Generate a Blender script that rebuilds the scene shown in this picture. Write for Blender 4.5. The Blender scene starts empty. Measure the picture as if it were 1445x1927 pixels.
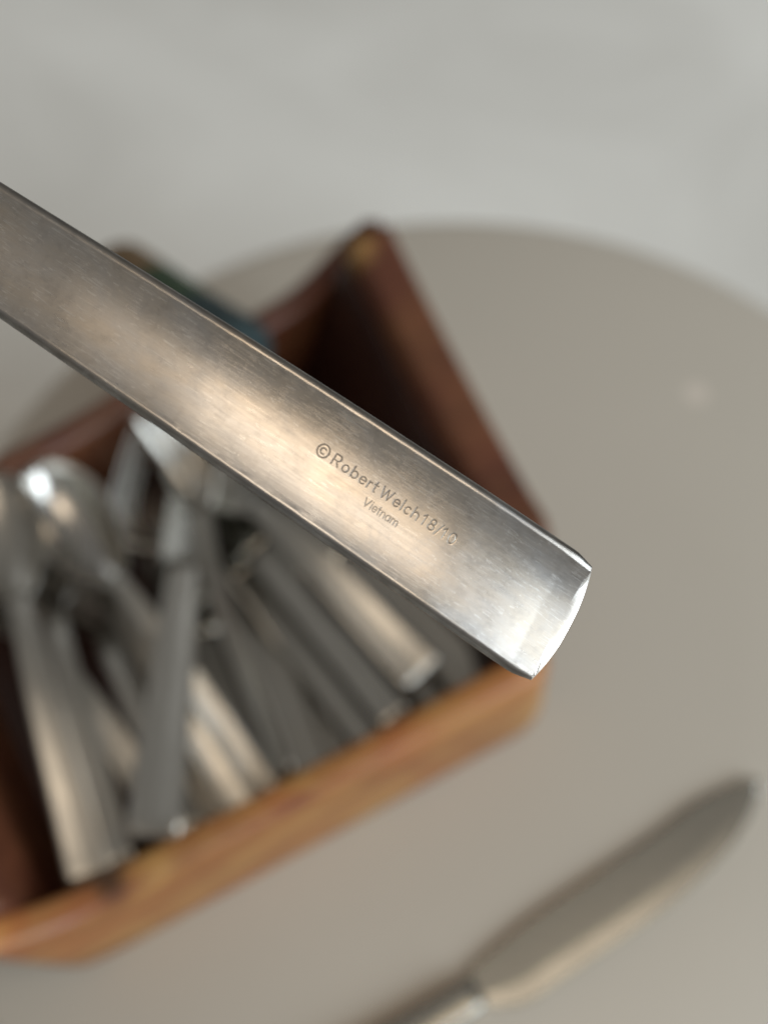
import bpy, bmesh, math, random
import numpy as np
from mathutils import Vector, Matrix

random.seed(7)
rng = np.random.default_rng(11)
S = bpy.context.scene
C = S.collection

# ------------------------------------------------------------------ camera
cam_d = bpy.data.cameras.new('camera')
cam = bpy.data.objects.new('camera', cam_d)
C.objects.link(cam)
cam.location = (0, 0, 0.5)
cam.rotation_euler = (math.radians(90 - 62), 0, 0)
cam_d.sensor_fit = 'HORIZONTAL'
cam_d.sensor_width = 36
cam_d.lens = 36 * 2716 / 1445
cam_d.clip_start = 0.01
cam_d.clip_end = 60
cam_d.dof.use_dof = True
cam_d.dof.focus_distance = 0.237
cam_d.dof.aperture_fstop = 9.8
S.camera = cam

# ------------------------------------------------------------------ light
W = bpy.data.worlds.new('World')
S.world = W
W.use_nodes = True
bg = W.node_tree.nodes['Background']
bg.inputs[0].default_value = (0.98, 0.95, 0.90, 1)
bg.inputs[1].default_value = 0.19


def area(name, loc, target, sx, sy, power, col):
    d = bpy.data.lights.new(name, 'AREA')
    d.shape = 'RECTANGLE'
    d.size = sx
    d.size_y = sy
    d.energy = power
    d.color = col
    o = bpy.data.objects.new(name, d)
    C.objects.link(o)
    o.location = loc
    o.rotation_euler = (Vector(target) - Vector(loc)).to_track_quat('-Z', 'Y').to_euler()
    return o


area('window_light', (2.45, -0.85, 1.50), (0.0, 0.25, 0.0), 2.6, 1.8, 100, (0.84, 0.93, 1.0))
area('room_light', (0.52, -0.44, 3.1), (0.0, 0.15, 0.2), 1.9, 1.2, 19, (1.0, 0.82, 0.63))
area('far_window_light', (-2.2, 2.9, 1.9), (-0.2, 1.0, -0.46), 1.2, 1.4, 4, (0.93, 0.97, 1.0))

S.view_settings.view_transform = 'Standard'
S.view_settings.look = 'None'
S.view_settings.exposure = 0
S.view_settings.gamma = 1
S.cycles.max_bounces = 8


# ------------------------------------------------------------------ materials
class NT:
    def __init__(self, name):
        self.m = bpy.data.materials.new(name)
        self.m.use_nodes = True
        self.t = self.m.node_tree
        self.b = self.t.nodes['Principled BSDF']

    def n(self, typ, **kw):
        x = self.t.nodes.new(typ)
        for k, v in kw.items():
            setattr(x, k, v)
        return x

    def l(self, a, b):
        self.t.links.new(a, b)

    def coords(self, scale, rot=(0, 0, 0), out='Object'):
        tc = self.n('ShaderNodeTexCoord')
        mp = self.n('ShaderNodeMapping')
        mp.inputs['Scale'].default_value = scale
        mp.inputs['Rotation'].default_value = rot
        self.l(tc.outputs[out], mp.inputs['Vector'])
        return mp.outputs['Vector']

    def noise(self, vec, scale=1.0, detail=4, rough=0.55, dist=0.0):
        x = self.n('ShaderNodeTexNoise')
        x.inputs['Scale'].default_value = scale
        x.inputs['Detail'].default_value = detail
        x.inputs['Roughness'].default_value = rough
        x.inputs['Distortion'].default_value = dist
        self.l(vec, x.inputs['Vector'])
        return x.outputs['Fac']

    def ramp(self, fac, stops):
        r = self.n('ShaderNodeValToRGB')
        e = r.color_ramp.elements
        while len(e) < len(stops):
            e.new(0.5)
        for q, (p, c) in zip(e, stops):
            q.position = p
            q.color = (c, c, c, 1) if isinstance(c, (int, float)) else (*c, 1)
        self.l(fac, r.inputs['Fac'])
        return r.outputs['Color']

    def mix(self, fac, a, b, mode='MIX'):
        x = self.n('ShaderNodeMix', data_type='RGBA', blend_type=mode)
        for sock, v in ((x.inputs[0], fac), (x.inputs[6], a), (x.inputs[7], b)):
            if isinstance(v, (int, float)):
                sock.default_value = v
            elif isinstance(v, tuple):
                sock.default_value = (*v, 1)
            else:
                self.l(v, sock)
        return x.outputs[2]

    def math(self, op, a, b=0.0):
        x = self.n('ShaderNodeMath', operation=op)
        for sock, v in ((x.inputs[0], a), (x.inputs[1], b)):
            if isinstance(v, (int, float)):
                sock.default_value = v
            else:
                self.l(v, sock)
        return x.outputs[0]

    def bump(self, h, strength, dist):
        x = self.n('ShaderNodeBump')
        x.inputs['Strength'].default_value = strength
        x.inputs['Distance'].default_value = dist
        self.l(h, x.inputs['Height'])
        self.l(x.outputs['Normal'], self.b.inputs['Normal'])


def mat_steel(name, base=(0.55, 0.53, 0.48), rough=0.35, var=0.08):
    k = NT(name)
    k.b.inputs['Metallic'].default_value = 1
    v = k.coords((60, 900, 900))
    g = k.noise(v, 1, 3)
    blot = k.noise(k.coords((90, 90, 90)), 1, 4)
    k.l(k.mix(blot, base, tuple(c * 0.82 for c in base)), k.b.inputs['Base Color'])
    k.l(k.ramp(k.mix(0.5, g, blot), [(0.3, rough - var), (0.7, rough + var)]), k.b.inputs['Roughness'])
    return k.m


def mat_worn_steel():
    k = NT('worn_stamped_steel')
    k.b.inputs['Metallic'].default_value = 1
    # golden tarnish in uneven patches along the grain
    pt = k.noise(k.coords((26, 70, 70)), 1, 5, 0.6, 0.6)
    pm = k.ramp(pt, [(0.36, 0.0), (0.70, 0.75)])
    col = k.mix(pm, (0.57, 0.56, 0.545), (0.66, 0.565, 0.44))
    # fine brushing along the handle
    br = k.noise(k.coords((55, 2600, 2600)), 1, 4, 0.6)
    brm = k.ramp(br, [(0.35, 0.0), (0.65, 1.0)])
    col = k.mix(brm, col, k.mix(1.0, col, (0.90, 0.89, 0.88), 'MULTIPLY'))
    # small dark blotches
    bl = k.noise(k.coords((420, 520, 520)), 1, 5, 0.65)
    blm = k.ramp(bl, [(0.50, 0.0), (0.72, 0.40)])
    col = k.mix(blm, col, (0.33, 0.31, 0.29))
    sm = k.noise(k.coords((120, 160, 160), (0.2, 0, 0.5)), 1, 5, 0.65, 0.8)
    col = k.mix(k.ramp(sm, [(0.50, 0.0), (0.66, 0.28)]), col, (0.42, 0.425, 0.43))
    # scratches: thin level lines of stretched noise at several angles
    smask = None
    for i, (rz, sx, sy, thr) in enumerate(((0.9, 60, 2300, 0.010), (2.2, 50, 2000, 0.010), (0.12, 28, 2600, 0.012), (1.75, 70, 1800, 0.009), (2.75, 40, 2200, 0.010))):
        nz = k.noise(k.coords((sx, sy, 300), (0, 0, rz)), 1, 1, 0.4, 0.3)
        ln = k.math('LESS_THAN', k.math('ABSOLUTE', k.math('SUBTRACT', nz, 0.5)), thr)
        gate = k.noise(k.coords((130 + 40 * i, 150, 150), (0, 0, i * 1.1)), 1, 2)
        ln = k.math('MULTIPLY', ln, k.math('GREATER_THAN', gate, 0.54))
        smask = ln if smask is None else k.math('MAXIMUM', smask, ln)
    col = k.mix(k.math('MULTIPLY', smask, 0.34), col, (0.92, 0.91, 0.88))
    # grime held in the stamped letters, and dark reflection painted on sides and back
    at = k.n('ShaderNodeAttribute', attribute_name='grime_and_reflection')
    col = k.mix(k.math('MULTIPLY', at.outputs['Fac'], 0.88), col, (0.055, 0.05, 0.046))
    k.l(col, k.b.inputs['Base Color'])
    rg = k.ramp(k.mix(0.5, br, sm), [(0.3, 0.25), (0.7, 0.37)])
    k.l(rg, k.b.inputs['Roughness'])
    h = k.math('ADD', k.math('MULTIPLY', br, 0.5), k.math('MULTIPLY', smask, -0.2))
    h = k.math('ADD', h, k.math('MULTIPLY', bl, 0.22))
    k.bump(h, 0.28, 0.00005)
    return k.m


def mat_wood(name, dark, mid, light, wear, worn_at, worn_r):
    k = NT(name)
    v = k.coords((9, 60, 60))
    gr = k.noise(v, 1, 6, 0.6, 1.2)
    col = k.ramp(gr, [(0.30, dark), (0.52, mid), (0.75, light)])
    pv = k.noise(k.coords((22, 30, 55)), 1, 4, 0.6, 0.5)
    col = k.mix(k.ramp(pv, [(0.42, 0.0), (0.68, wear)]), col, (0.44, 0.245, 0.075))
    dk = k.noise(k.coords((38, 45, 70), (0.3, 0.1, 0.2)), 1, 4, 0.6, 0.8)
    col = k.mix(k.ramp(dk, [(0.50, 0.0), (0.72, 0.45)]), col, dark)
    # varnish rubbed through at a corner
    tc0 = k.n('ShaderNodeTexCoord')
    vw = k.n('ShaderNodeVectorMath', operation='DISTANCE')
    k.l(tc0.outputs['Object'], vw.inputs[0])
    vw.inputs[1].default_value = worn_at
    wf = k.math('ADD', k.math('DIVIDE', vw.outputs['Value'], worn_r), k.math('MULTIPLY', k.math('SUBTRACT', pv, 0.5), 1.2))
    col = k.mix(k.ramp(wf, [(0.25, 0.75), (1.0, 0.0)]), col, (0.46, 0.27, 0.085))
    # a dark knot
    tc = k.n('ShaderNodeTexCoord')
    vm = k.n('ShaderNodeVectorMath', operation='DISTANCE')
    k.l(tc.outputs['Object'], vm.inputs[0])
    vm.inputs[1].default_value = (-0.0215, 0.1345, 0.053)
    kn = k.ramp(k.math('MULTIPLY', vm.outputs['Value'], 100), [(0.30, 0.85), (0.75, 0.0)])
    col = k.mix(kn, col, (0.03, 0.014, 0.008))
    k.l(col, k.b.inputs['Base Color'])
    k.b.inputs['Roughness'].default_value = 0.42
    k.bump(gr, 0.25, 0.0006)
    return k.m


def mat_table():
    k = NT('cream_tabletop')
    nz = k.noise(k.coords((6, 6, 6)), 1, 4)
    col = k.mix(nz, (0.435, 0.40, 0.34), (0.485, 0.445, 0.38))
    tc = k.n('ShaderNodeTexCoord')
    vm = k.n('ShaderNodeVectorMath', operation='DISTANCE')
    k.l(tc.outputs['Object'], vm.inputs[0])
    vm.inputs[1].default_value = (0.0968, 0.1173, 0.17)
    sp = k.ramp(k.math('MULTIPLY', vm.outputs['Value'], 100), [(0.35, 0.5), (0.6, 0.0)])
    col = k.mix(sp, col, (0.68, 0.60, 0.52))
    k.l(col, k.b.inputs['Base Color'])
    k.b.inputs['Roughness'].default_value = 0.38
    f = k.noise(k.coords((400, 400, 400)), 1, 3)
    k.bump(f, 0.08, 0.0004)
    return k.m


def mat_floor():
    k = NT('pale_floor')
    sw = k.noise(k.coords((2.2, 3.4, 3)), 1, 6, 0.62, 1.8)
    col = k.mix(k.ramp(sw, [(0.36, 0.0), (0.64, 1.0)]), (0.61, 0.60, 0.56), (0.74, 0.735, 0.695))
    k.l(col, k.b.inputs['Base Color'])
    k.b.inputs['Roughness'].default_value = 0.55
    k.bump(sw, 0.15, 0.004)
    return k.m


def mat_cloth(name, col):
    k = NT(name)
    w = k.noise(k.coords((1500, 1500, 1500)), 1, 3)
    k.l(k.mix(w, col, tuple(c * 0.6 for c in col)), k.b.inputs['Base Color'])
    k.b.inputs['Roughness'].default_value = 0.9
    k.bump(w, 0.4, 0.0006)
    return k.m


STEEL = mat_steel('satin_steel')
STEEL_B = mat_steel('bright_steel', (0.58, 0.565, 0.53), 0.22)
BLADE = mat_steel('knife_steel', (0.43, 0.425, 0.385), 0.25, 0.02)
WORN = mat_worn_steel()
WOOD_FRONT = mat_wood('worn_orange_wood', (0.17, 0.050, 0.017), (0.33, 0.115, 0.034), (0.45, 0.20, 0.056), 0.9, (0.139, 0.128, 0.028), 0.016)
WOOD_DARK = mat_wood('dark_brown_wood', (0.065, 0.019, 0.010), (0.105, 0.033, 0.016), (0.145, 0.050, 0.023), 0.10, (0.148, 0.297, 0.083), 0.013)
WOOD_SHADE = mat_wood('shade_darkened_wood', (0.020, 0.008, 0.006), (0.034, 0.012, 0.008), (0.050, 0.018, 0.010), 0.0, (0.5, 0.5, 0.5), 0.01)  # wood colour darkened to stand for the shade inside the tray
TABLE = mat_table()
FLOOR = mat_floor()


# ------------------------------------------------------------------ mesh helpers
def mesh_obj(name, verts, faces, mat, parent=None, smooth=True):
    me = bpy.data.meshes.new(name)
    me.from_pydata([tuple(v) for v in verts], [], faces)
    me.materials.append(mat)
    if smooth:
        me.polygons.foreach_set('use_smooth', [True] * len(me.polygons))
    me.update()
    o = bpy.data.objects.new(name, me)
    C.objects.link(o)
    if parent:
        o.parent = parent
    return o


def loft(rings, caps=True):
    n = len(rings[0])
    V = [p for r in rings for p in r]
    F = []
    for i in range(len(rings) - 1):
        for j in range(n):
            a = i * n + j
            b = i * n + (j + 1) % n
            F.append((a, b, b + n, a + n))
    if caps:
        F.append(tuple(range(n))[::-1])
        k = (len(rings) - 1) * n
        F.append(tuple(range(k, k + n)))
    return V, F


def lathe(profile, seg=96):
    V, F = [], []
    for r, z in profile:
        for j in range(seg):
            a = 2 * math.pi * j / seg
            V.append((r * math.cos(a), r * math.sin(a), z))
    for i in range(len(profile) - 1):
        for j in range(seg):
            a = i * seg + j
            b = i * seg + (j + 1) % seg
            F.append((a, b, b + seg, a + seg))
    F.append(tuple(range(seg))[::-1])
    k = (len(profile) - 1) * seg
    F.append(tuple(range(k, k + seg)))
    return V, F


def thing(name, label, cat, loc=(0, 0, 0), rot=None, group=None):
    o = bpy.data.objects.new(name, None)
    C.objects.link(o)
    o.empty_display_size = 0.02
    o.location = loc
    if rot is not None:
        o.rotation_euler = rot
    o['label'] = label
    o['category'] = cat
    if group:
        o['group'] = group
    return o


# ------------------------------------------------------------------ floor and table
FZ = -0.17
fl = mesh_obj('floor', [(-6, -5, FZ), (6, -5, FZ), (6, 8, FZ), (-6, 8, FZ)], [(0, 1, 2, 3)], FLOOR, smooth=False)
fl['kind'] = 'structure'

tb = thing('round_table', 'round cream table with a plain satin top under the wooden tray', 'table', (0.0313, 0.2037, FZ))
R = 0.2095
prof = [(R - 0.012, -0.022), (R - 0.004, -0.0205), (R, -0.016), (R, -0.005), (R - 0.0015, -0.0018), (R - 0.005, 0.0), (0.10, 0.0), (0.001, 0.0)]
V, F = lathe(prof, 160)
top = mesh_obj('tabletop', [(x, y, z - FZ) for x, y, z in V], F, TABLE, tb)
V, F = lathe([(0.11, 0.0), (0.112, 0.006), (0.10, 0.014), (0.03, 0.02), (0.022, 0.03), (0.022, 0.13), (0.07, 0.147)], 48)
mesh_obj('pedestal', V, F, TABLE, tb)

# ------------------------------------------------------------------ tray (local axes: s along the front, t to the back, z up)
YAW = math.radians(29)
tray = thing('cutlery_tray', 'open wooden tray with worn orange front and rounded corners full of cutlery', 'tray', (0, 0, 0), (0, 0, YAW))
LEAN = 0.306


def rrect(a0, a1, b0, b1, r, n=4):
    r = min(r, (a1 - a0) * 0.49, (b1 - b0) * 0.49)
    P = []
    for cx, cy, st in ((a1 - r, b1 - r, 0), (a0 + r, b1 - r, 90), (a0 + r, b0 + r, 180), (a1 - r, b0 + r, 270)):
        for i in range(n + 1):
            an = math.radians(st + 90 * i / n)
            P.append((cx + r * math.cos(an), cy + r * math.sin(an)))
    return P


def long_panel(name, t0, t1, out, mat):
    """front or back panel; `out` -1/+1 is the outward side whose ends round off"""
    s0, s1 = -0.0475, (0.1425 if out < 0 else 0.1400)
    rings = []
    us = [0, .004, .010, .018, .03, .045] + list(np.linspace(.06, .94, 45)) + [.955, .97, .982, .990, .996, 1]
    for u in us:
        L = (s1 - s0)
        d = min(u, 1 - u) * L
        near_right = out < 0 and u > 0.5
        zt = 0.055 + (0.0 if near_right else 0.030) * max(0.0, 1 - d / 0.030) ** 2.2
        rr = 0.016 if near_right else 0.010
        cut = 0 if d > rr else (rr - math.sqrt(max(0, rr * rr - (rr - d) ** 2))) * 0.8
        a, b = (t0 + cut, t1) if out < 0 else (t0 + (base_ := s0 + u * L) * 0.12, t1 + base_ * 0.12 - cut)
        if d < 0.0015:
            zt -= 0.0025
        zb = 0.0
        if out < 0 and u < 0.5 and d < 0.022:
            zb = 0.009 * (1 - d / 0.022) ** 2
        if near_right and d < 0.016:
            e = 1 - math.sqrt(max(0.0, 1 - (1 - d / 0.016) ** 2))
            zt -= 0.013 * e
            zb = 0.014 * e
        base = s0 + u * L
        wob = 0.0006 * math.sin(u * 9.0) + 0.0004 * math.sin(u * 23 + 1)
        ring = []
        for (t, z) in rrect(a, b, zb, zt + wob, 0.0036):
            f = (u - 0.5) * 2
            k = abs(f) ** 1.5 * (1 if f > 0 else -1)
            ring.append((base + k * (-0.05 if near_right else LEAN) * z, t, z))
        rings.append(ring)
    V, F = loft(rings)
    return mesh_obj(name, V, F, mat, tray)


long_panel('front_panel', 0.128, 0.139, -1, WOOD_FRONT)['label'] = 'worn orange front panel with a dark knot'
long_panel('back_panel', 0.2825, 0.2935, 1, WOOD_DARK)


def end_panel(side):
    rings = []
    for t in np.linspace(0.1392, 0.2965 if side > 0 else 0.2765, 40):
        g = min(1.0, (t - 0.1392) / 0.034)
        lean = LEAN * (0.20 + 0.80 * math.sin(math.pi / 2 * g)) if side > 0 else LEAN
        zt = 0.056 + 0.0185 * (math.sin(math.pi / 2 * g) if side > 0 else 1)
        if side > 0:
            zt += 0.010 * max(0.0, (t - 0.18) / 0.115) ** 1.5
        skew = 0.06 * max(0.0, t - 0.18) if side > 0 else 0.0
        if side > 0:
            ob, ib = 0.135, 0.118
        else:
            ob, ib = -0.047, -0.030
        lo, hi = min(ob, ib), max(ob, ib)
        ring = []
        for (s, z) in rrect(lo, hi, 0.0, zt, 0.0035):
            ring.append((s + side * lean * z + skew, t, z))
        rings.append(ring)
    V, F = loft(rings)
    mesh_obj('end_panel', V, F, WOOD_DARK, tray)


end_panel(1)
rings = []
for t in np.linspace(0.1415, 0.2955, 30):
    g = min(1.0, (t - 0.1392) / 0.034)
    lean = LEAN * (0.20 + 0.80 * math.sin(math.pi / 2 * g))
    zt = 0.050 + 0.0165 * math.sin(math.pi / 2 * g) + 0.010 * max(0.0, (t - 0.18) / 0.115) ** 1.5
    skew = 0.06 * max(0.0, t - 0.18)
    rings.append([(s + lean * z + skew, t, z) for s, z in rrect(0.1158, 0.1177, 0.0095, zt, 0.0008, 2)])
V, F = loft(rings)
mesh_obj('inner_shade_sheet', V, F, WOOD_SHADE, tray)  # thin dark sheet added to stand for shade on the right inner wall
end_panel(-1)
V, F = loft([[(s, t, z) for t, z in rrect(0.1393, 0.2950 if s > 0 else 0.277, 0.003, 0.009, 0.001)] for s in (-0.037, 0.126)])
mesh_obj('base_board', V, F, WOOD_SHADE, tray, smooth=False)


# ------------------------------------------------------------------ cutlery
def frame(p0, p1, roll):
    p0, p1 = Vector(p0), Vector(p1)
    x = (p1 - p0).normalized()
    up = Vector((0, 0, 1))
    y = up.cross(x).normalized()
    z = x.cross(y)
    M = Matrix((x, y, z)).transposed()
    M = M @ Matrix.Rotation(math.radians(roll), 3, 'X')
    return M.to_4x4(), (p1 - p0).length


def handle_mesh(x0, x1, w0, w1, th, dish, arch=0.0, conv=0.5):
    """flat-faced handle widening from the neck to a square end"""
    rings = []
    N = 26
    for i in range(N + 1):
        u = i / N
        x = x0 + (x1 - x0) * u
        hw = (w0 + (w1 - w0) * (u ** 0.8)) / 2
        e = min(1.0, (1 - u) * (x1 - x0) / 0.0025)
        sc = 0.93 + 0.07 * math.sqrt(max(0, 1 - (1 - e) ** 2))
        zc = arch * math.sin(math.pi * u) * (1 - u) * 1.6
        ring = []
        nf = 8
        for j in range(nf + 1):
            q = -1 + 2 * j / nf
            ring.append((x, q * hw * sc, zc + th * 0.5 * sc + dish * (q * q - 1)))
        ring.append((x, hw * 1.07 * sc, zc + th * 0.15))
        for j in range(nf + 1):
            q = 1 - 2 * j / nf
            ring.append((x, q * hw * 1.0 * sc, zc - th * (0.25 + conv * (1 - q * q)) * sc))
        ring.append((x, -hw * 1.07 * sc, zc + th * 0.15))
        rings.append(ring)
    return loft(rings)


def bowl_mesh(L, Wd, depth, th, flip=1):
    """spoon bowl, tip at x=0, joining the neck at x=L"""
    nu, nv = 30, 16
    V, F = [], []
    for layer in (0, 1):
        for i in range(nu + 1):
            u = i / nu
            x = L * (1 - math.cos(math.pi * u)) / 2
            q = x / L
            hw = Wd / 2 * (math.sin(math.pi * min(1, q ** 0.78)) ** 0.55) if q < 1 else 0
            hw = max(hw, 0.0002 if q < 0.5 else 0.0032)
            for j in range(nv + 1):
                v = -1 + 2 * j / nv
                rad2 = min(1, v * v + (abs(2 * q - 0.92) / 1.08) ** 2.4 * (1 - v * v))
                z = -depth * (1 - rad2) ** 0.9 + depth * 0.12 * (q - .5)
                V.append((x, v * hw * (1 + 0.0 * layer), flip * (z - th * layer)))
    n = nv + 1
    off = (nu + 1) * n
    for i in range(nu):
        for j in range(nv):
            a = i * n + j
            F.append((a, a + n, a + n + 1, a + 1))
            b = a + off
            F.append((b, b + 1, b + n + 1, b + n))
    for i in range(nu):
        for j, s in ((0, 1), (nv, -1)):
            a = i * n + j
            q = (a, a + off, a + off + n, a + n)
            F.append(q if s > 0 else q[::-1])
    return V, F


def to_rim(p0, p1):
    """run a piece on until its end stands against the front panel, below the rim"""
    p0, p1 = Vector(p0), Vector(p1)
    tt = lambda p: -p.x * math.sin(YAW) + p.y * math.cos(YAW)
    d = (p1 - p0)
    k = (0.1412 - tt(p0)) / (tt(p1) - tt(p0))
    q = p0 + d * k
    q.z = min(q.z, 0.0455)
    return p0, q


def spoon(label, p0, p1, roll=0, w=0.0165, bl=0.30, bw=0.034, flip=1, mat=STEEL, group='cutlery lying in the tray', depth=0.008):
    p0, p1 = to_rim(p0, p1)
    M, L = frame(p0, p1, roll)
    o = thing('spoon', label, 'spoon', p0, M.to_euler(), group)
    V, F = bowl_mesh(L * bl, bw, depth, 0.0013, flip)
    mesh_obj('bowl', V, F, mat, o)
    V, F = handle_mesh(L * bl - 0.003, L, 0.0065, w, 0.0034, 0.0007, 0.006 * flip)
    mesh_obj('handle', V, F, STEEL, o)
    return o


def fork(label, p0, p1, roll=0, w=0.0165, group='cutlery lying in the tray', curve=0.010, mat=STEEL):
    M, L = frame(p0, p1, roll)
    o = thing('fork', label, 'fork', p0, M.to_euler(), group)
    hl = L * 0.16
    tl = L * 0.22

    def zc(x):
        q = x / (hl + tl)
        return curve * (1 - q) ** 2 * 1.0 - curve * 0.8 * math.sin(math.pi * q)
    rings = []
    for i in range(13):
        u = i / 12
        x = tl + hl * u
        hw = 0.0125 * (1 - u) ** 0.55 * 0.75 + 0.0033
        rings.append([(x, a, zc(x) + b) for a, b in rrect(-hw, hw, -0.0011, 0.0011, 0.0008, 2)])
    V, F = loft(rings)
    hd = mesh_obj('head', V, F, mat, o)
    for k in range(4):
        y = -0.0105 + 0.007 * k
        rings = []
        for i in range(11):
            u = i / 10
            x = 0.0 + (tl + 0.001) * u
            hw = 0.0010 + 0.0010 * u ** 0.5
            rings.append([(x, y + a, zc(x) + b) for a, b in rrect(-hw, hw, -0.0009, 0.0009, 0.0006, 2)])
        V, F = loft(rings)
        mesh_obj('tine', V, F, mat, hd)
    V, F = handle_mesh(hl + tl - 0.002, L, 0.0068, w, 0.0036, 0.0007, 0.005)
    mesh_obj('handle', V, F, STEEL, o)
    return o


def knife(label, p0, p1, roll=0, w=0.0175, group='cutlery lying in the tray', bl=0.45, arch=0.0, rim=True):
    if rim:
        p0, p1 = to_rim(p0, p1)
    M, L = frame(p0, p1, roll)
    o = thing('knife', label, 'knife', p0, M.to_euler(), group)
    rings = []
    for i in range(17):
        u = i / 16
        x = L * bl * u
        hw = 0.0095 * min(1, (u * 4) ** 0.5 + 0.06)
        rings.append([(x, a, b) for a, b in rrect(-hw, hw * 0.9, -0.0007, 0.0007, 0.0004, 2)])
    V, F = loft(rings)
    mesh_obj('blade', V, F, BLADE, o)
    V, F = handle_mesh(L * bl + 0.0002, L, min(0.011, w), w, 0.0044, 0.0006, arch, 0.6)
    mesh_obj('handle', V, F, STEEL, o)
    return o


# left cluster of spoons, bowls to the back, handles resting on the front rim
spoon('spoon with its bowl cut by the left photo edge, topmost, handle on the rim', (-0.1385, 0.2494, 0.060), (-0.0925, 0.1125, 0.0525), 0, 0.0145, 0.34, 0.028)
spoon('spoon handle wedged between the leftmost handle and the crossing upright handle, ending at the rim', (-0.1288, 0.2495, 0.0420), (-0.0844, 0.1171, 0.0505), 4, 0.0110, 0.34, 0.026)
spoon('pale spoon handle running from the left photo edge under the crossing upright handle', (-0.1516, 0.2347, 0.042), (-0.0751, 0.1391, 0.0400), -3, 0.0125, 0.36, 0.028)
# nested spoons with the bright hot spot
spoon('spoon with a bright round glint in its bowl at the left back', (-0.1230, 0.2534, 0.0580), (-0.0422, 0.1484, 0.0240), -4, 0.0105, 0.36, 0.030, 1, STEEL_B, depth=0.011)
spoon('spoon nested directly under the bowl with the bright glint', (-0.1234, 0.2510, 0.0440), (-0.0526, 0.1458, 0.0240), -6, 0.0105, 0.36, 0.030)
spoon('lowest spoon of the nested pile under the bright glint', (-0.1232, 0.2484, 0.0320), (-0.0587, 0.1442, 0.0170), -8, 0.0105, 0.36, 0.030)
# the handle that crosses over the pile
knife('knife whose handle crosses over the pile, upright in the photo, meeting the rim', (-0.0685, 0.2740, 0.036), (-0.0715, 0.1211, 0.0580), 9, 0.0175, bl=0.34, rim=False)
# a fork on its side, and slim pieces in the gaps
fork('fork lying on its side, its thin curved tines beside the bright glint', (-0.1010, 0.2640, 0.040), (-0.0260, 0.1870, 0.0170), -62, 0.0110, curve=0.020)
knife('slim knife handle half hidden between the fork on its side and the middle handles', (-0.0930, 0.2720, 0.012), (-0.0165, 0.1600, 0.0190), 0, 0.0100, bl=0.40)
knife('slim low knife handle just behind the right end of the front rim', (-0.0600, 0.2760, 0.012), (0.0230, 0.1690, 0.0240), -8, 0.0100, bl=0.42)
spoon('slim spoon handle in the gap between the two handles nearest the dark knot', (-0.1200, 0.2440, 0.024), (-0.0660, 0.1350, 0.0330), 5, 0.0090, 0.36, 0.026)
# right half
fork('fork lying tines up the back with a broad square-ended handle', (-0.0823, 0.2805, 0.0520), (0.0137, 0.1814, 0.0390), 0, 0.0165, curve=0.010)
knife('knife with wide handle at the right end of the cutlery, under the stamped handle', (-0.0507, 0.2860, 0.018), (0.0341, 0.1825, 0.0240), 0, 0.0185)
knife('slim knife handle touching the left edge of the broad square-ended handle', (-0.0788, 0.2800, 0.0240), (0.0031, 0.1653, 0.0460), 14, 0.0105, bl=0.40)
knife('narrow knife handle between two dark gaps in front of the right corner', (-0.0848, 0.2740, 0.014), (-0.0059, 0.1618, 0.0310), 10, 0.0095, bl=0.40)
knife('dark shaded knife handle lying low near the middle of the front rim', (-0.0726, 0.2840, 0.0133), (-0.0266, 0.1541, 0.0270), -6, 0.0170, bl=0.42)
knife('low knife handle beside the crossing upright handle, ending at the rim', (-0.0854, 0.2511, 0.012), (-0.0443, 0.1495, 0.0180), 0, 0.0130, bl=0.40)
spoon('spoon with thin pale handle leaning across the dark shaded knife', (-0.0776, 0.2830, 0.0500), (-0.0327, 0.1473, 0.0470), 40, 0.0085, 0.31, 0.026)

# ------------------------------------------------------------------ knife on the table
up = [(0.1313, 0.1580), (0.1118, 0.1491), (0.0934, 0.1363), (0.0518, 0.1098), (0.0280, 0.0909)]
lo = [(0.1335, 0.1530), (0.1228, 0.1354), (0.1039, 0.1174), (0.0840, 0.1034), (0.0600, 0.0883), (0.0468, 0.0805), (0.0350, 0.0792)]
kn = thing('table_knife', 'steel table knife lying flat on the cream table in front of the tray', 'knife', (0.031, 0.0855, 0))


def spline(pts, n):
    P = [Vector((*p, 0)) for p in pts]
    P = [P[0] * 2 - P[1]] + P + [P[-1] * 2 - P[-2]]
    out = []
    m = len(pts) - 1
    for i in range(n + 1):
        f = i / n * m
        k = min(int(f), m - 1)
        t = f - k
        a, b, c, d = P[k:k + 4]
        out.append(0.5 * ((2 * b) + (c - a) * t + (2 * a - 5 * b + 4 * c - d) * t * t + (3 * b - a - 3 * c + d) * t ** 3))
    return out


U_, L_ = spline(up, 40), spline(lo, 40)
rings = []
for i, (a, b) in enumerate(zip(U_, L_)):
    m = (a + b) / 2
    if i == 0:
        a, b = m + (a - m) * 0.75, m + (b - m) * 0.75
    th = 0.0011
    ring = []
    for q, z in ((0, .6), (0.03, 1), (0.70, .85), (0.985, .55), (1, 0), (0.985, -.55), (0.70, -.85), (0.03, -1), (0, -.6)):
        p = a.lerp(b, q)
        ring.append((p.x - 0.031, p.y - 0.0855, 0.0022 + th * z))
    rings.append(ring)
tip = (Vector((0.1343, 0.1563, 0)))
rings.insert(0, [(tip.x - 0.031 + (r[0] + 0.031 - tip.x) * 0.45, tip.y - 0.0855 + (r[1] + 0.0855 - tip.y) * 0.45, r[2]) for r in rings[0]])
V, F = loft(rings)
mesh_obj('blade', V, F, BLADE, kn, smooth=False)
d = Vector((-0.867, -0.498, 0)).normalized()
nrm = Vector((d.y, -d.x, 0))
rings = []
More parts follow.
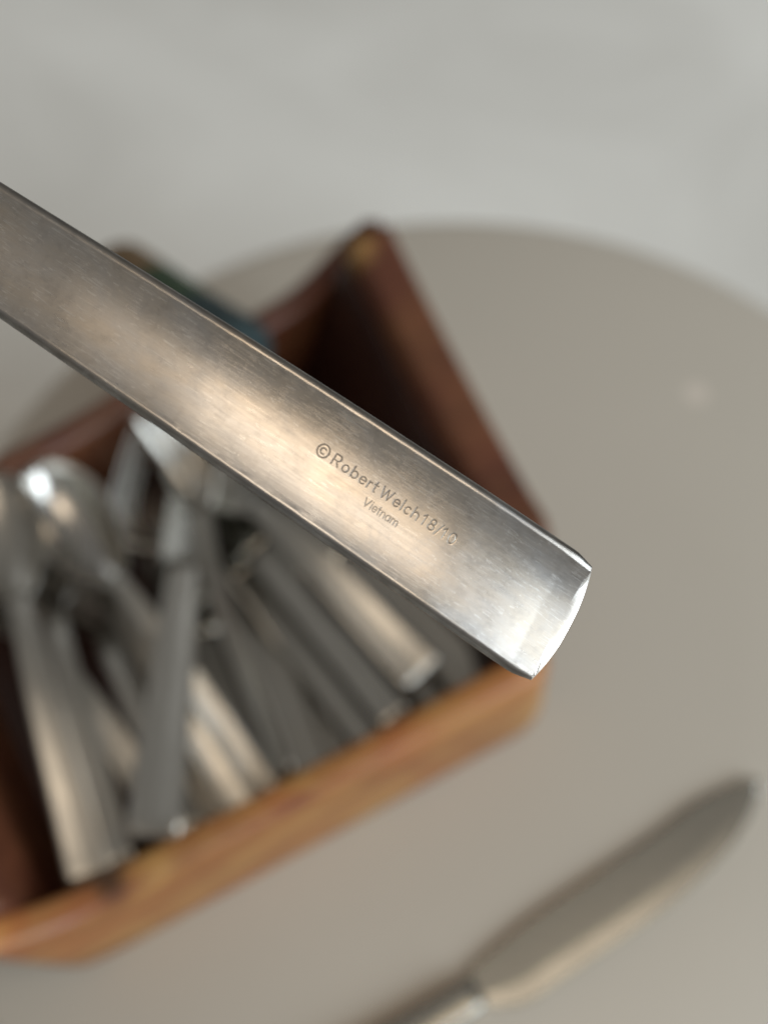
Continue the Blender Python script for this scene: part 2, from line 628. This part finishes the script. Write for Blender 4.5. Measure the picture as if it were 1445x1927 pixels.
for i in range(31):
    u = i / 30
    c = Vector((0.0318, 0.0848, 0)) + d * (0.001 + 0.105 * u) - Vector((0.031, 0.0855, 0))
    hw = 0.0060 + 0.0022 * u
    if i == 0:
        hw *= 0.9
    tz = 0.0030 + 0.0006 * u
    e = 1 if u < 0.97 else 0.85
    rings.append([(c.x + nrm.x * a, c.y + nrm.y * a, 0.0034 + b) for a, b in rrect(-hw * e, hw * e, -0.0031, tz * e, 0.0022, 5)])
V, F = loft(rings)
mesh_obj('handle', V, F, BLADE, kn)

# ------------------------------------------------------------------ rolled striped cloth over the back rim
A, B = Vector((-0.1085, 0.3560, 0.034)), Vector((-0.0500, 0.2908, 0.068))
cl = thing('cloth_roll', 'rolled cloth banded tan, green and teal leaning over the back rim of the tray', 'cloth', A)
ax = (B - A).normalized()
sx_ = ax.cross(Vector((0, 0, 1))).normalized()
uz_ = sx_.cross(ax)
Ltot = (B - A).length
for u0, u1, colr, lab in ((0.0, 0.34, (0.17, 0.11, 0.055), 'tan band'), (0.34, 0.66, (0.036, 0.066, 0.034), 'green band'), (0.66, 1.0, (0.022, 0.042, 0.045), 'teal band')):
    rings = []
    for i in range(13):
        u = u0 + (u1 - u0) * i / 12
        r = 0.0150 * (1 + 0.008 * math.sin(u * 40))
        if u0 == 0 and i < 3:
            r *= (0.72, 0.93, 0.99)[i]
        if u1 == 1 and i > 9:
            r *= (0.98, 0.90, 0.70)[i - 10]
        c = ax * Ltot * u
        ring = []
        for j in range(28):
            an = 2 * math.pi * j / 28
            rr = r * (1 + 0.025 * math.sin(3 * an + u * 5))
            p = c + sx_ * math.cos(an) * rr + uz_ * math.sin(an) * rr
            ring.append(tuple(p))
        rings.append(ring)
    V, F = loft(rings)
    mesh_obj('band', V, F, mat_cloth(lab.replace(' ', '_') + '_cloth', colr), cl)['label'] = lab


# ------------------------------------------------------------------ stamped handle in the foreground
def arc(cx, cy, rx, ry, a0, a1, n=16):
    return [(cx + rx * math.cos(math.radians(a0 + (a1 - a0) * i / n)), cy + ry * math.sin(math.radians(a0 + (a1 - a0) * i / n))) for i in range(n + 1)]


def glyph(ch, x, y, xh, cap, w):
    """single-line letter centred on x with its baseline at y (millimetres)"""
    h = w / 2
    if ch == 'C':     # copyright sign
        m = y + cap / 2
        return [arc(x, m, cap * .60, cap * .60, 0, 360, 28), arc(x, m, cap * .27, cap * .27, 50, 310, 18)]
    if ch == 'R':
        k = y + cap * .47
        return [[(x - h, y), (x - h, y + cap)], [(x - h, y + cap), (x + h * .2, y + cap)] + arc(x + h * .2, (y + cap + k) / 2, h * .75, (cap + y - k) / 2, 90, -90, 12) + [(x - h, k)], [(x, k), (x + h, y)]]
    if ch == 'o':
        return [arc(x, y + xh / 2, h, xh / 2, 0, 360, 24)]
    if ch == 'b':
        return [[(x - h, y), (x - h, y + cap * 1.02)], arc(x, y + xh / 2, h, xh / 2, 0, 360, 24)]
    if ch == 'e':
        return [[(x - h, y + xh * .52), (x + h, y + xh * .52)], arc(x, y + xh / 2, h, xh / 2, 2, 320, 22)]
    if ch == 'r':
        return [[(x - h, y), (x - h, y + xh)], arc(x + h * .35, y + xh * .45, h * 1.3, xh * .5, 165, 70, 8)]
    if ch == 't':
        return [[(x - h * .2, y + xh * 1.45), (x - h * .2, y + xh * .25)] + arc(x + h * .3, y + xh * .25, h * .5, xh * .25, 180, 290, 6), [(x - h, y + xh), (x + h * .8, y + xh)]]
    if ch == 'W':
        return [[(x - h, y + cap), (x - h * .48, y), (x, y + cap * .92), (x + h * .48, y), (x + h, y + cap)]]
    if ch == 'l':
        return [[(x, y), (x, y + cap * 1.02)]]
    if ch == 'c':
        return [arc(x, y + xh / 2, h, xh / 2, 48, 312, 20)]
    if ch == 'h':
        return [[(x - h, y), (x - h, y + cap * 1.02)], arc(x, y + xh * .55, h, xh * .45, 180, 0, 12) + [(x + h, y)]]
    if ch == '1':
        return [[(x - h * .9, y + cap * .76), (x + h * .4, y + cap), (x + h * .4, y)]]
    if ch == '8':
        return [arc(x, y + cap * .75, h * .82, cap * .25, 0, 360, 20), arc(x, y + cap * .26, h, cap * .26, 0, 360, 20)]
    if ch == '/':
        return [[(x - h, y - cap * .08), (x + h, y + cap * 1.05)]]
    if ch == '0':
        return [arc(x, y + cap / 2, h, cap / 2, 0, 360, 24)]
    if ch == 'V':
        return [[(x - h, y + cap), (x, y), (x + h, y + cap)]]
    if ch == 'i':
        return [[(x, y), (x, y + xh)], [(x, y + xh * 1.4), (x, y + xh * 1.45)]]
    if ch == 'n':
        return [[(x - h, y), (x - h, y + xh)], arc(x, y + xh * .55, h, xh * .45, 180, 0, 10) + [(x + h, y)]]
    if ch == 'a':
        return [arc(x, y + xh / 2, h, xh / 2, 0, 360, 20), [(x + h, y), (x + h, y + xh)]]
    if ch == 'm':
        q = h / 2
        return [[(x - h, y), (x - h, y + xh)], arc(x - q, y + xh * .6, q, xh * .4, 180, 0, 8) + [(x, y)], arc(x + q, y + xh * .6, q, xh * .4, 180, 0, 8) + [(x + h, y)]]
    return []


strokes = []
YB = 0.42
for ch, x, w in (('C', -47.9, 2.0), ('R', -45.2, 1.35), ('o', -43.35, 1.15), ('b', -41.6, 1.15), ('e', -39.95, 1.15), ('r', -38.6, .62), ('t', -37.55, .85),
                 ('W', -35.45, 2.15), ('e', -33.35, 1.1), ('l', -32.3, .1), ('c', -31.2, 1.05), ('h', -29.7, 1.1), ('1', -28.15, .7), ('8', -26.55, 1.15),
                 ('/', -25.2, .75), ('1', -24.2, .7), ('0', -22.6, 1.2)):
    strokes += [(s, 0.076) for s in glyph(ch, x, YB + (0.05 if ch == 'C' else 0), 1.12, 1.72, w * 0.90)]
for ch, x, w in (('V', -37.35, 1.0), ('i', -36.45, .1), ('e', -35.75, .72), ('t', -34.95, .5), ('n', -34.15, .66), ('a', -33.2, .72), ('m', -31.95, 1.15)):
    strokes += [(s, 0.060) for s in glyph(ch, x, -2.15, 0.86, 1.28, w)]

xs = np.concatenate([np.linspace(-190, -118, 73)[:-1], np.linspace(-118, -50, 171)[:-1], np.linspace(-50, -20.5, 420)[:-1], np.linspace(-20.5, -1.0, 70)[:-1], np.linspace(-1.0, 0, 9)])


def half_width(x):
    """half width of the stamped face along the handle, millimetres"""
    w = np.interp(x, [-190, -165, -140, -120, -60, -12, -4, 0], [2.6, 3.6, 6.4, 7.35, 8.45, 9.3, 9.35, 9.15])
    return w


def bend(x):
    """lengthwise bow of the handle, millimetres towards the viewer"""
    return np.interp(x, [-190, -150, -120, -95, -70, -45, -22, -10, 0], [-25, -14.6, -8.6, -4.7, -1.75, -0.15, -0.25, -1.3, -2.62])


# smooth the bow
xx = np.linspace(-190, 0, 1901)
bb = bend(xx)
kern = np.hanning(161)
kern /= kern.sum()
bb = np.convolve(np.pad(bb, 80, mode='reflect', reflect_type='odd'), kern, 'valid')

nf = 210
q = np.linspace(-1, 1, nf)
X, Q = np.meshgrid(xs, q, indexing='ij')
HW = half_width(X)
Y = Q * HW
Z = np.interp(X, xx, bb) + 1.5 * (HW / 9) ** 2 * (np.abs(Q) ** 2.1 - 1)
# slightly slanted square end
SL = 0.085
grime_and_reflection = np.zeros_like(X)
sel = (xs > -50.2) & (xs < -20.4)
gx, gy = X[sel].ravel(), Y[sel].ravel()
depth = np.zeros(gx.size)
gr = np.zeros(gx.size)
for s, rad in strokes:
    P = np.array(s)
    lo_, hi_ = P.min(0) - 0.6, P.max(0) + 0.6
    m = np.where((gx > lo_[0]) & (gx < hi_[0]) & (gy > lo_[1]) & (gy < hi_[1]))[0]
    if not m.size:
        continue
    px, py = gx[m], gy[m]
    dm = np.full(m.size, 9.0)
    for a, b in zip(P[:-1], P[1:]):
        ab = b - a
        t = np.clip(((px - a[0]) * ab[0] + (py - a[1]) * ab[1]) / max(1e-9, ab @ ab), 0, 1)
        dm = np.minimum(dm, np.hypot(px - a[0] - t * ab[0], py - a[1] - t * ab[1]))
    g = 1 / (1 + np.exp((dm - rad) / 0.035))
    lip = 0.002 * np.exp(-((dm - rad - 0.14) / 0.07) ** 2)
    dd = -0.036 * (rad / 0.076) * g + lip
    depth[m] = np.where(dd < 0, np.minimum(depth[m], dd), np.where(depth[m] < 0, depth[m], np.maximum(depth[m], dd)))
    gr[m] = np.maximum(gr[m], g)
Zs = Z[sel]
Z[sel] = Zs + depth.reshape(Zs.shape)
G = grime_and_reflection[sel]
grime_and_reflection[sel] = gr.reshape(G.shape)
# dings along the two rims
edge = np.abs(Q) > 0.93
dn = np.interp(xs, np.linspace(-190, 0, 120), rng.normal(0, 1, 120))
Z += np.where(edge, 0.012 * dn[:, None] * (np.abs(Q) - 0.93) / 0.07, 0)

# bevel, rounded side and convex back
back = []
BULGE = 1.5 * np.sqrt(np.clip(-xs / 3.0, 0.0, 1.0) * 0.6 + 0.4)
BK = 3.3
sec = [(0.10, 0.05), (0.26, 0.03), (0.46, -0.08), (0.66, -0.30), (0.84, -0.66), (0.96, -1.1), (1.0, -1.5), (0.96, -1.9)]
rows_y, rows_z = [], []
for oy, oz in sec:
    rows_y.append(half_width(xs) + BULGE * oy)
    rows_z.append(np.full(xs.size, oz))
nb = 22
for j in range(1, nb):
    c = math.cos(math.pi * j / nb)
    sn = math.sin(math.pi * j / nb)
    rows_y.append((half_width(xs) + BULGE * 0.96) * c)
    rows_z.append(-1.9 - (BK - 1.9) * sn ** 0.8 * np.interp(xs, [-190, -130, 0], [0.9, 1, 1]))
for oy, oz in sec[::-1]:
    rows_y.append(-(half_width(xs) + BULGE * oy))
    rows_z.append(np.full(xs.size, oz))
bz = np.interp(xs, xx, bb)
BY = np.array(rows_y).T
tipw = np.clip((xs + 10) / 10, 0, 1)[:, None] ** 1.5
BZ = np.array(rows_z).T * (1 - tipw * (1 - (0.22 + 0.36 * np.clip(1 - (BY / 10.6) ** 2, 0, 1)))) + bz[:, None]
allX = np.concatenate([X, np.repeat(xs[:, None], BY.shape[1], 1)], 1)
allY = np.concatenate([Y, BY], 1)
allZ = np.concatenate([Z, BZ], 1)
side_reflection = np.clip((np.abs(BY) - half_width(xs)[:, None]) / 1.2, 0, 1) ** 1.5  # dark reflection of the surroundings painted into the side and back colour
side_reflection = np.maximum(side_reflection, (BZ - bz[:, None] < -1.2) * 1.0)
allG = np.concatenate([grime_and_reflection, side_reflection * (0.75 + 0.25 * np.interp(xs, np.linspace(-190, 0, 90), rng.random(90)))[:, None]], 1)
# the back stands further out than the face at the tip (crescent end)
nearend = np.clip((allX + 14) / 14, 0, 1) ** 2
dpt = np.clip(-(allZ - bz[:, None]) - 0.0, 0, 4)
full = dpt
ispro = np.concatenate([np.zeros_like(X), np.ones_like(BY)], 1)
hwc = np.clip(1 - (np.abs(allY) / 10.3) ** 2, 0, 1)
allX = allX + ispro * nearend * (hwc ** 0.45) * np.clip(dpt / (0.55 * BK), 0, 1) ** 0.6 * 2.0 + SL * allY * np.clip((allX + 30) / 30, 0, 1) * -1.0
n1, n2 = allX.shape
Vn = np.stack([allX, allY, allZ], -1).reshape(-1, 3) / 1000
idx = np.arange(n1 * n2).reshape(n1, n2)
a = idx[:-1]
b = idx[1:]
faces = np.stack([a, b, np.roll(b, -1, 1), np.roll(a, -1, 1)], -1).reshape(-1, 4)
me = bpy.data.meshes.new('stamped_handle')
# end cap: strips from the face's end row to the back's end row
last = idx[-1]
face_end = list(last[:nf])
back_end = list(last[nf:])
ncap = 60
cf = [face_end[int(round(i * (nf - 1) / ncap))] for i in range(ncap + 1)]
br_ = back_end[::-1]
capV = []
bm_pts = Vn[np.array(br_)]
cap_faces = []
# inner crescent row resampled along the back edge
par = np.linspace(0, 1, len(br_))
tq = np.linspace(0, 1, nf)
base_i = len(Vn)
Fp = Vn[np.array(face_end)]
Bp = np.stack([np.interp((Fp[:, 1] - Fp[0, 1]) / (Fp[-1, 1] - Fp[0, 1]), (bm_pts[:, 1] - bm_pts[0, 1]) / (bm_pts[-1, 1] - bm_pts[0, 1]) if False else par, bm_pts[:, k]) for k in range(3)], -1)
K = 6
rows = [base_i + np.arange(nf)]
extra = [Fp.copy()]
for r in range(1, K):
    f = r / K
    mid = Fp * (1 - f) + Bp * f
    mid[:, 0] += 0.00035 * math.sin(math.pi * f)
    extra.append(mid)
    rows.append(base_i + r * nf + np.arange(nf))
Vn = np.concatenate([Vn] + extra + [Bp], 0)
rows.append(base_i + K * nf + np.arange(nf))
for r0, r1 in zip(rows[:-1], rows[1:]):
    cap_faces.append(np.stack([r0[:-1], r1[:-1], r1[1:], r0[1:]], -1))
faces = np.concatenate([faces] + cap_faces, 0)
start = [tuple(int(v) for v in idx[0][::-1])]
me.from_pydata(Vn.tolist(), [], faces.tolist() + start)
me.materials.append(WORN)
me.polygons.foreach_set('use_smooth', [True] * len(me.polygons))
at = me.attributes.new('grime_and_reflection', 'FLOAT', 'POINT')
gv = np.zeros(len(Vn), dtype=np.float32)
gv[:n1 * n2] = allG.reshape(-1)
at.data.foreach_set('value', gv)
me.update()
hd = bpy.data.objects.new('stamped_cutlery', me)
C.objects.link(hd)
hd['label'] = 'worn steel cutlery handle with stamped lettering held up in focus above the tray'
hd['category'] = 'cutlery'
# pose: tip nearest the viewer, face turned a little upwards
right = Vector((1, 0, 0))
upv = Vector((0, math.sin(math.radians(62)), math.cos(math.radians(62))))
zv = right.cross(upv)
Lx = (0.829 * right - 0.559 * upv).normalized()
Wy = zv.cross(Lx).normalized()
beta = math.radians(-3)
Lx2 = (Lx * math.cos(beta) + zv * math.sin(beta)).normalized()
Nz = Lx2.cross(Wy).normalized()
M = Matrix((Lx2, Wy, Nz)).transposed() @ Matrix.Rotation(math.radians(-5), 3, 'X')
Mw = M.to_4x4() @ Matrix.Diagonal((0.985, 1.03, 1.0, 1.0))
Mw.translation = Vector((0.0288, 0.0923, 0.2886))
hd.matrix_world = Mw
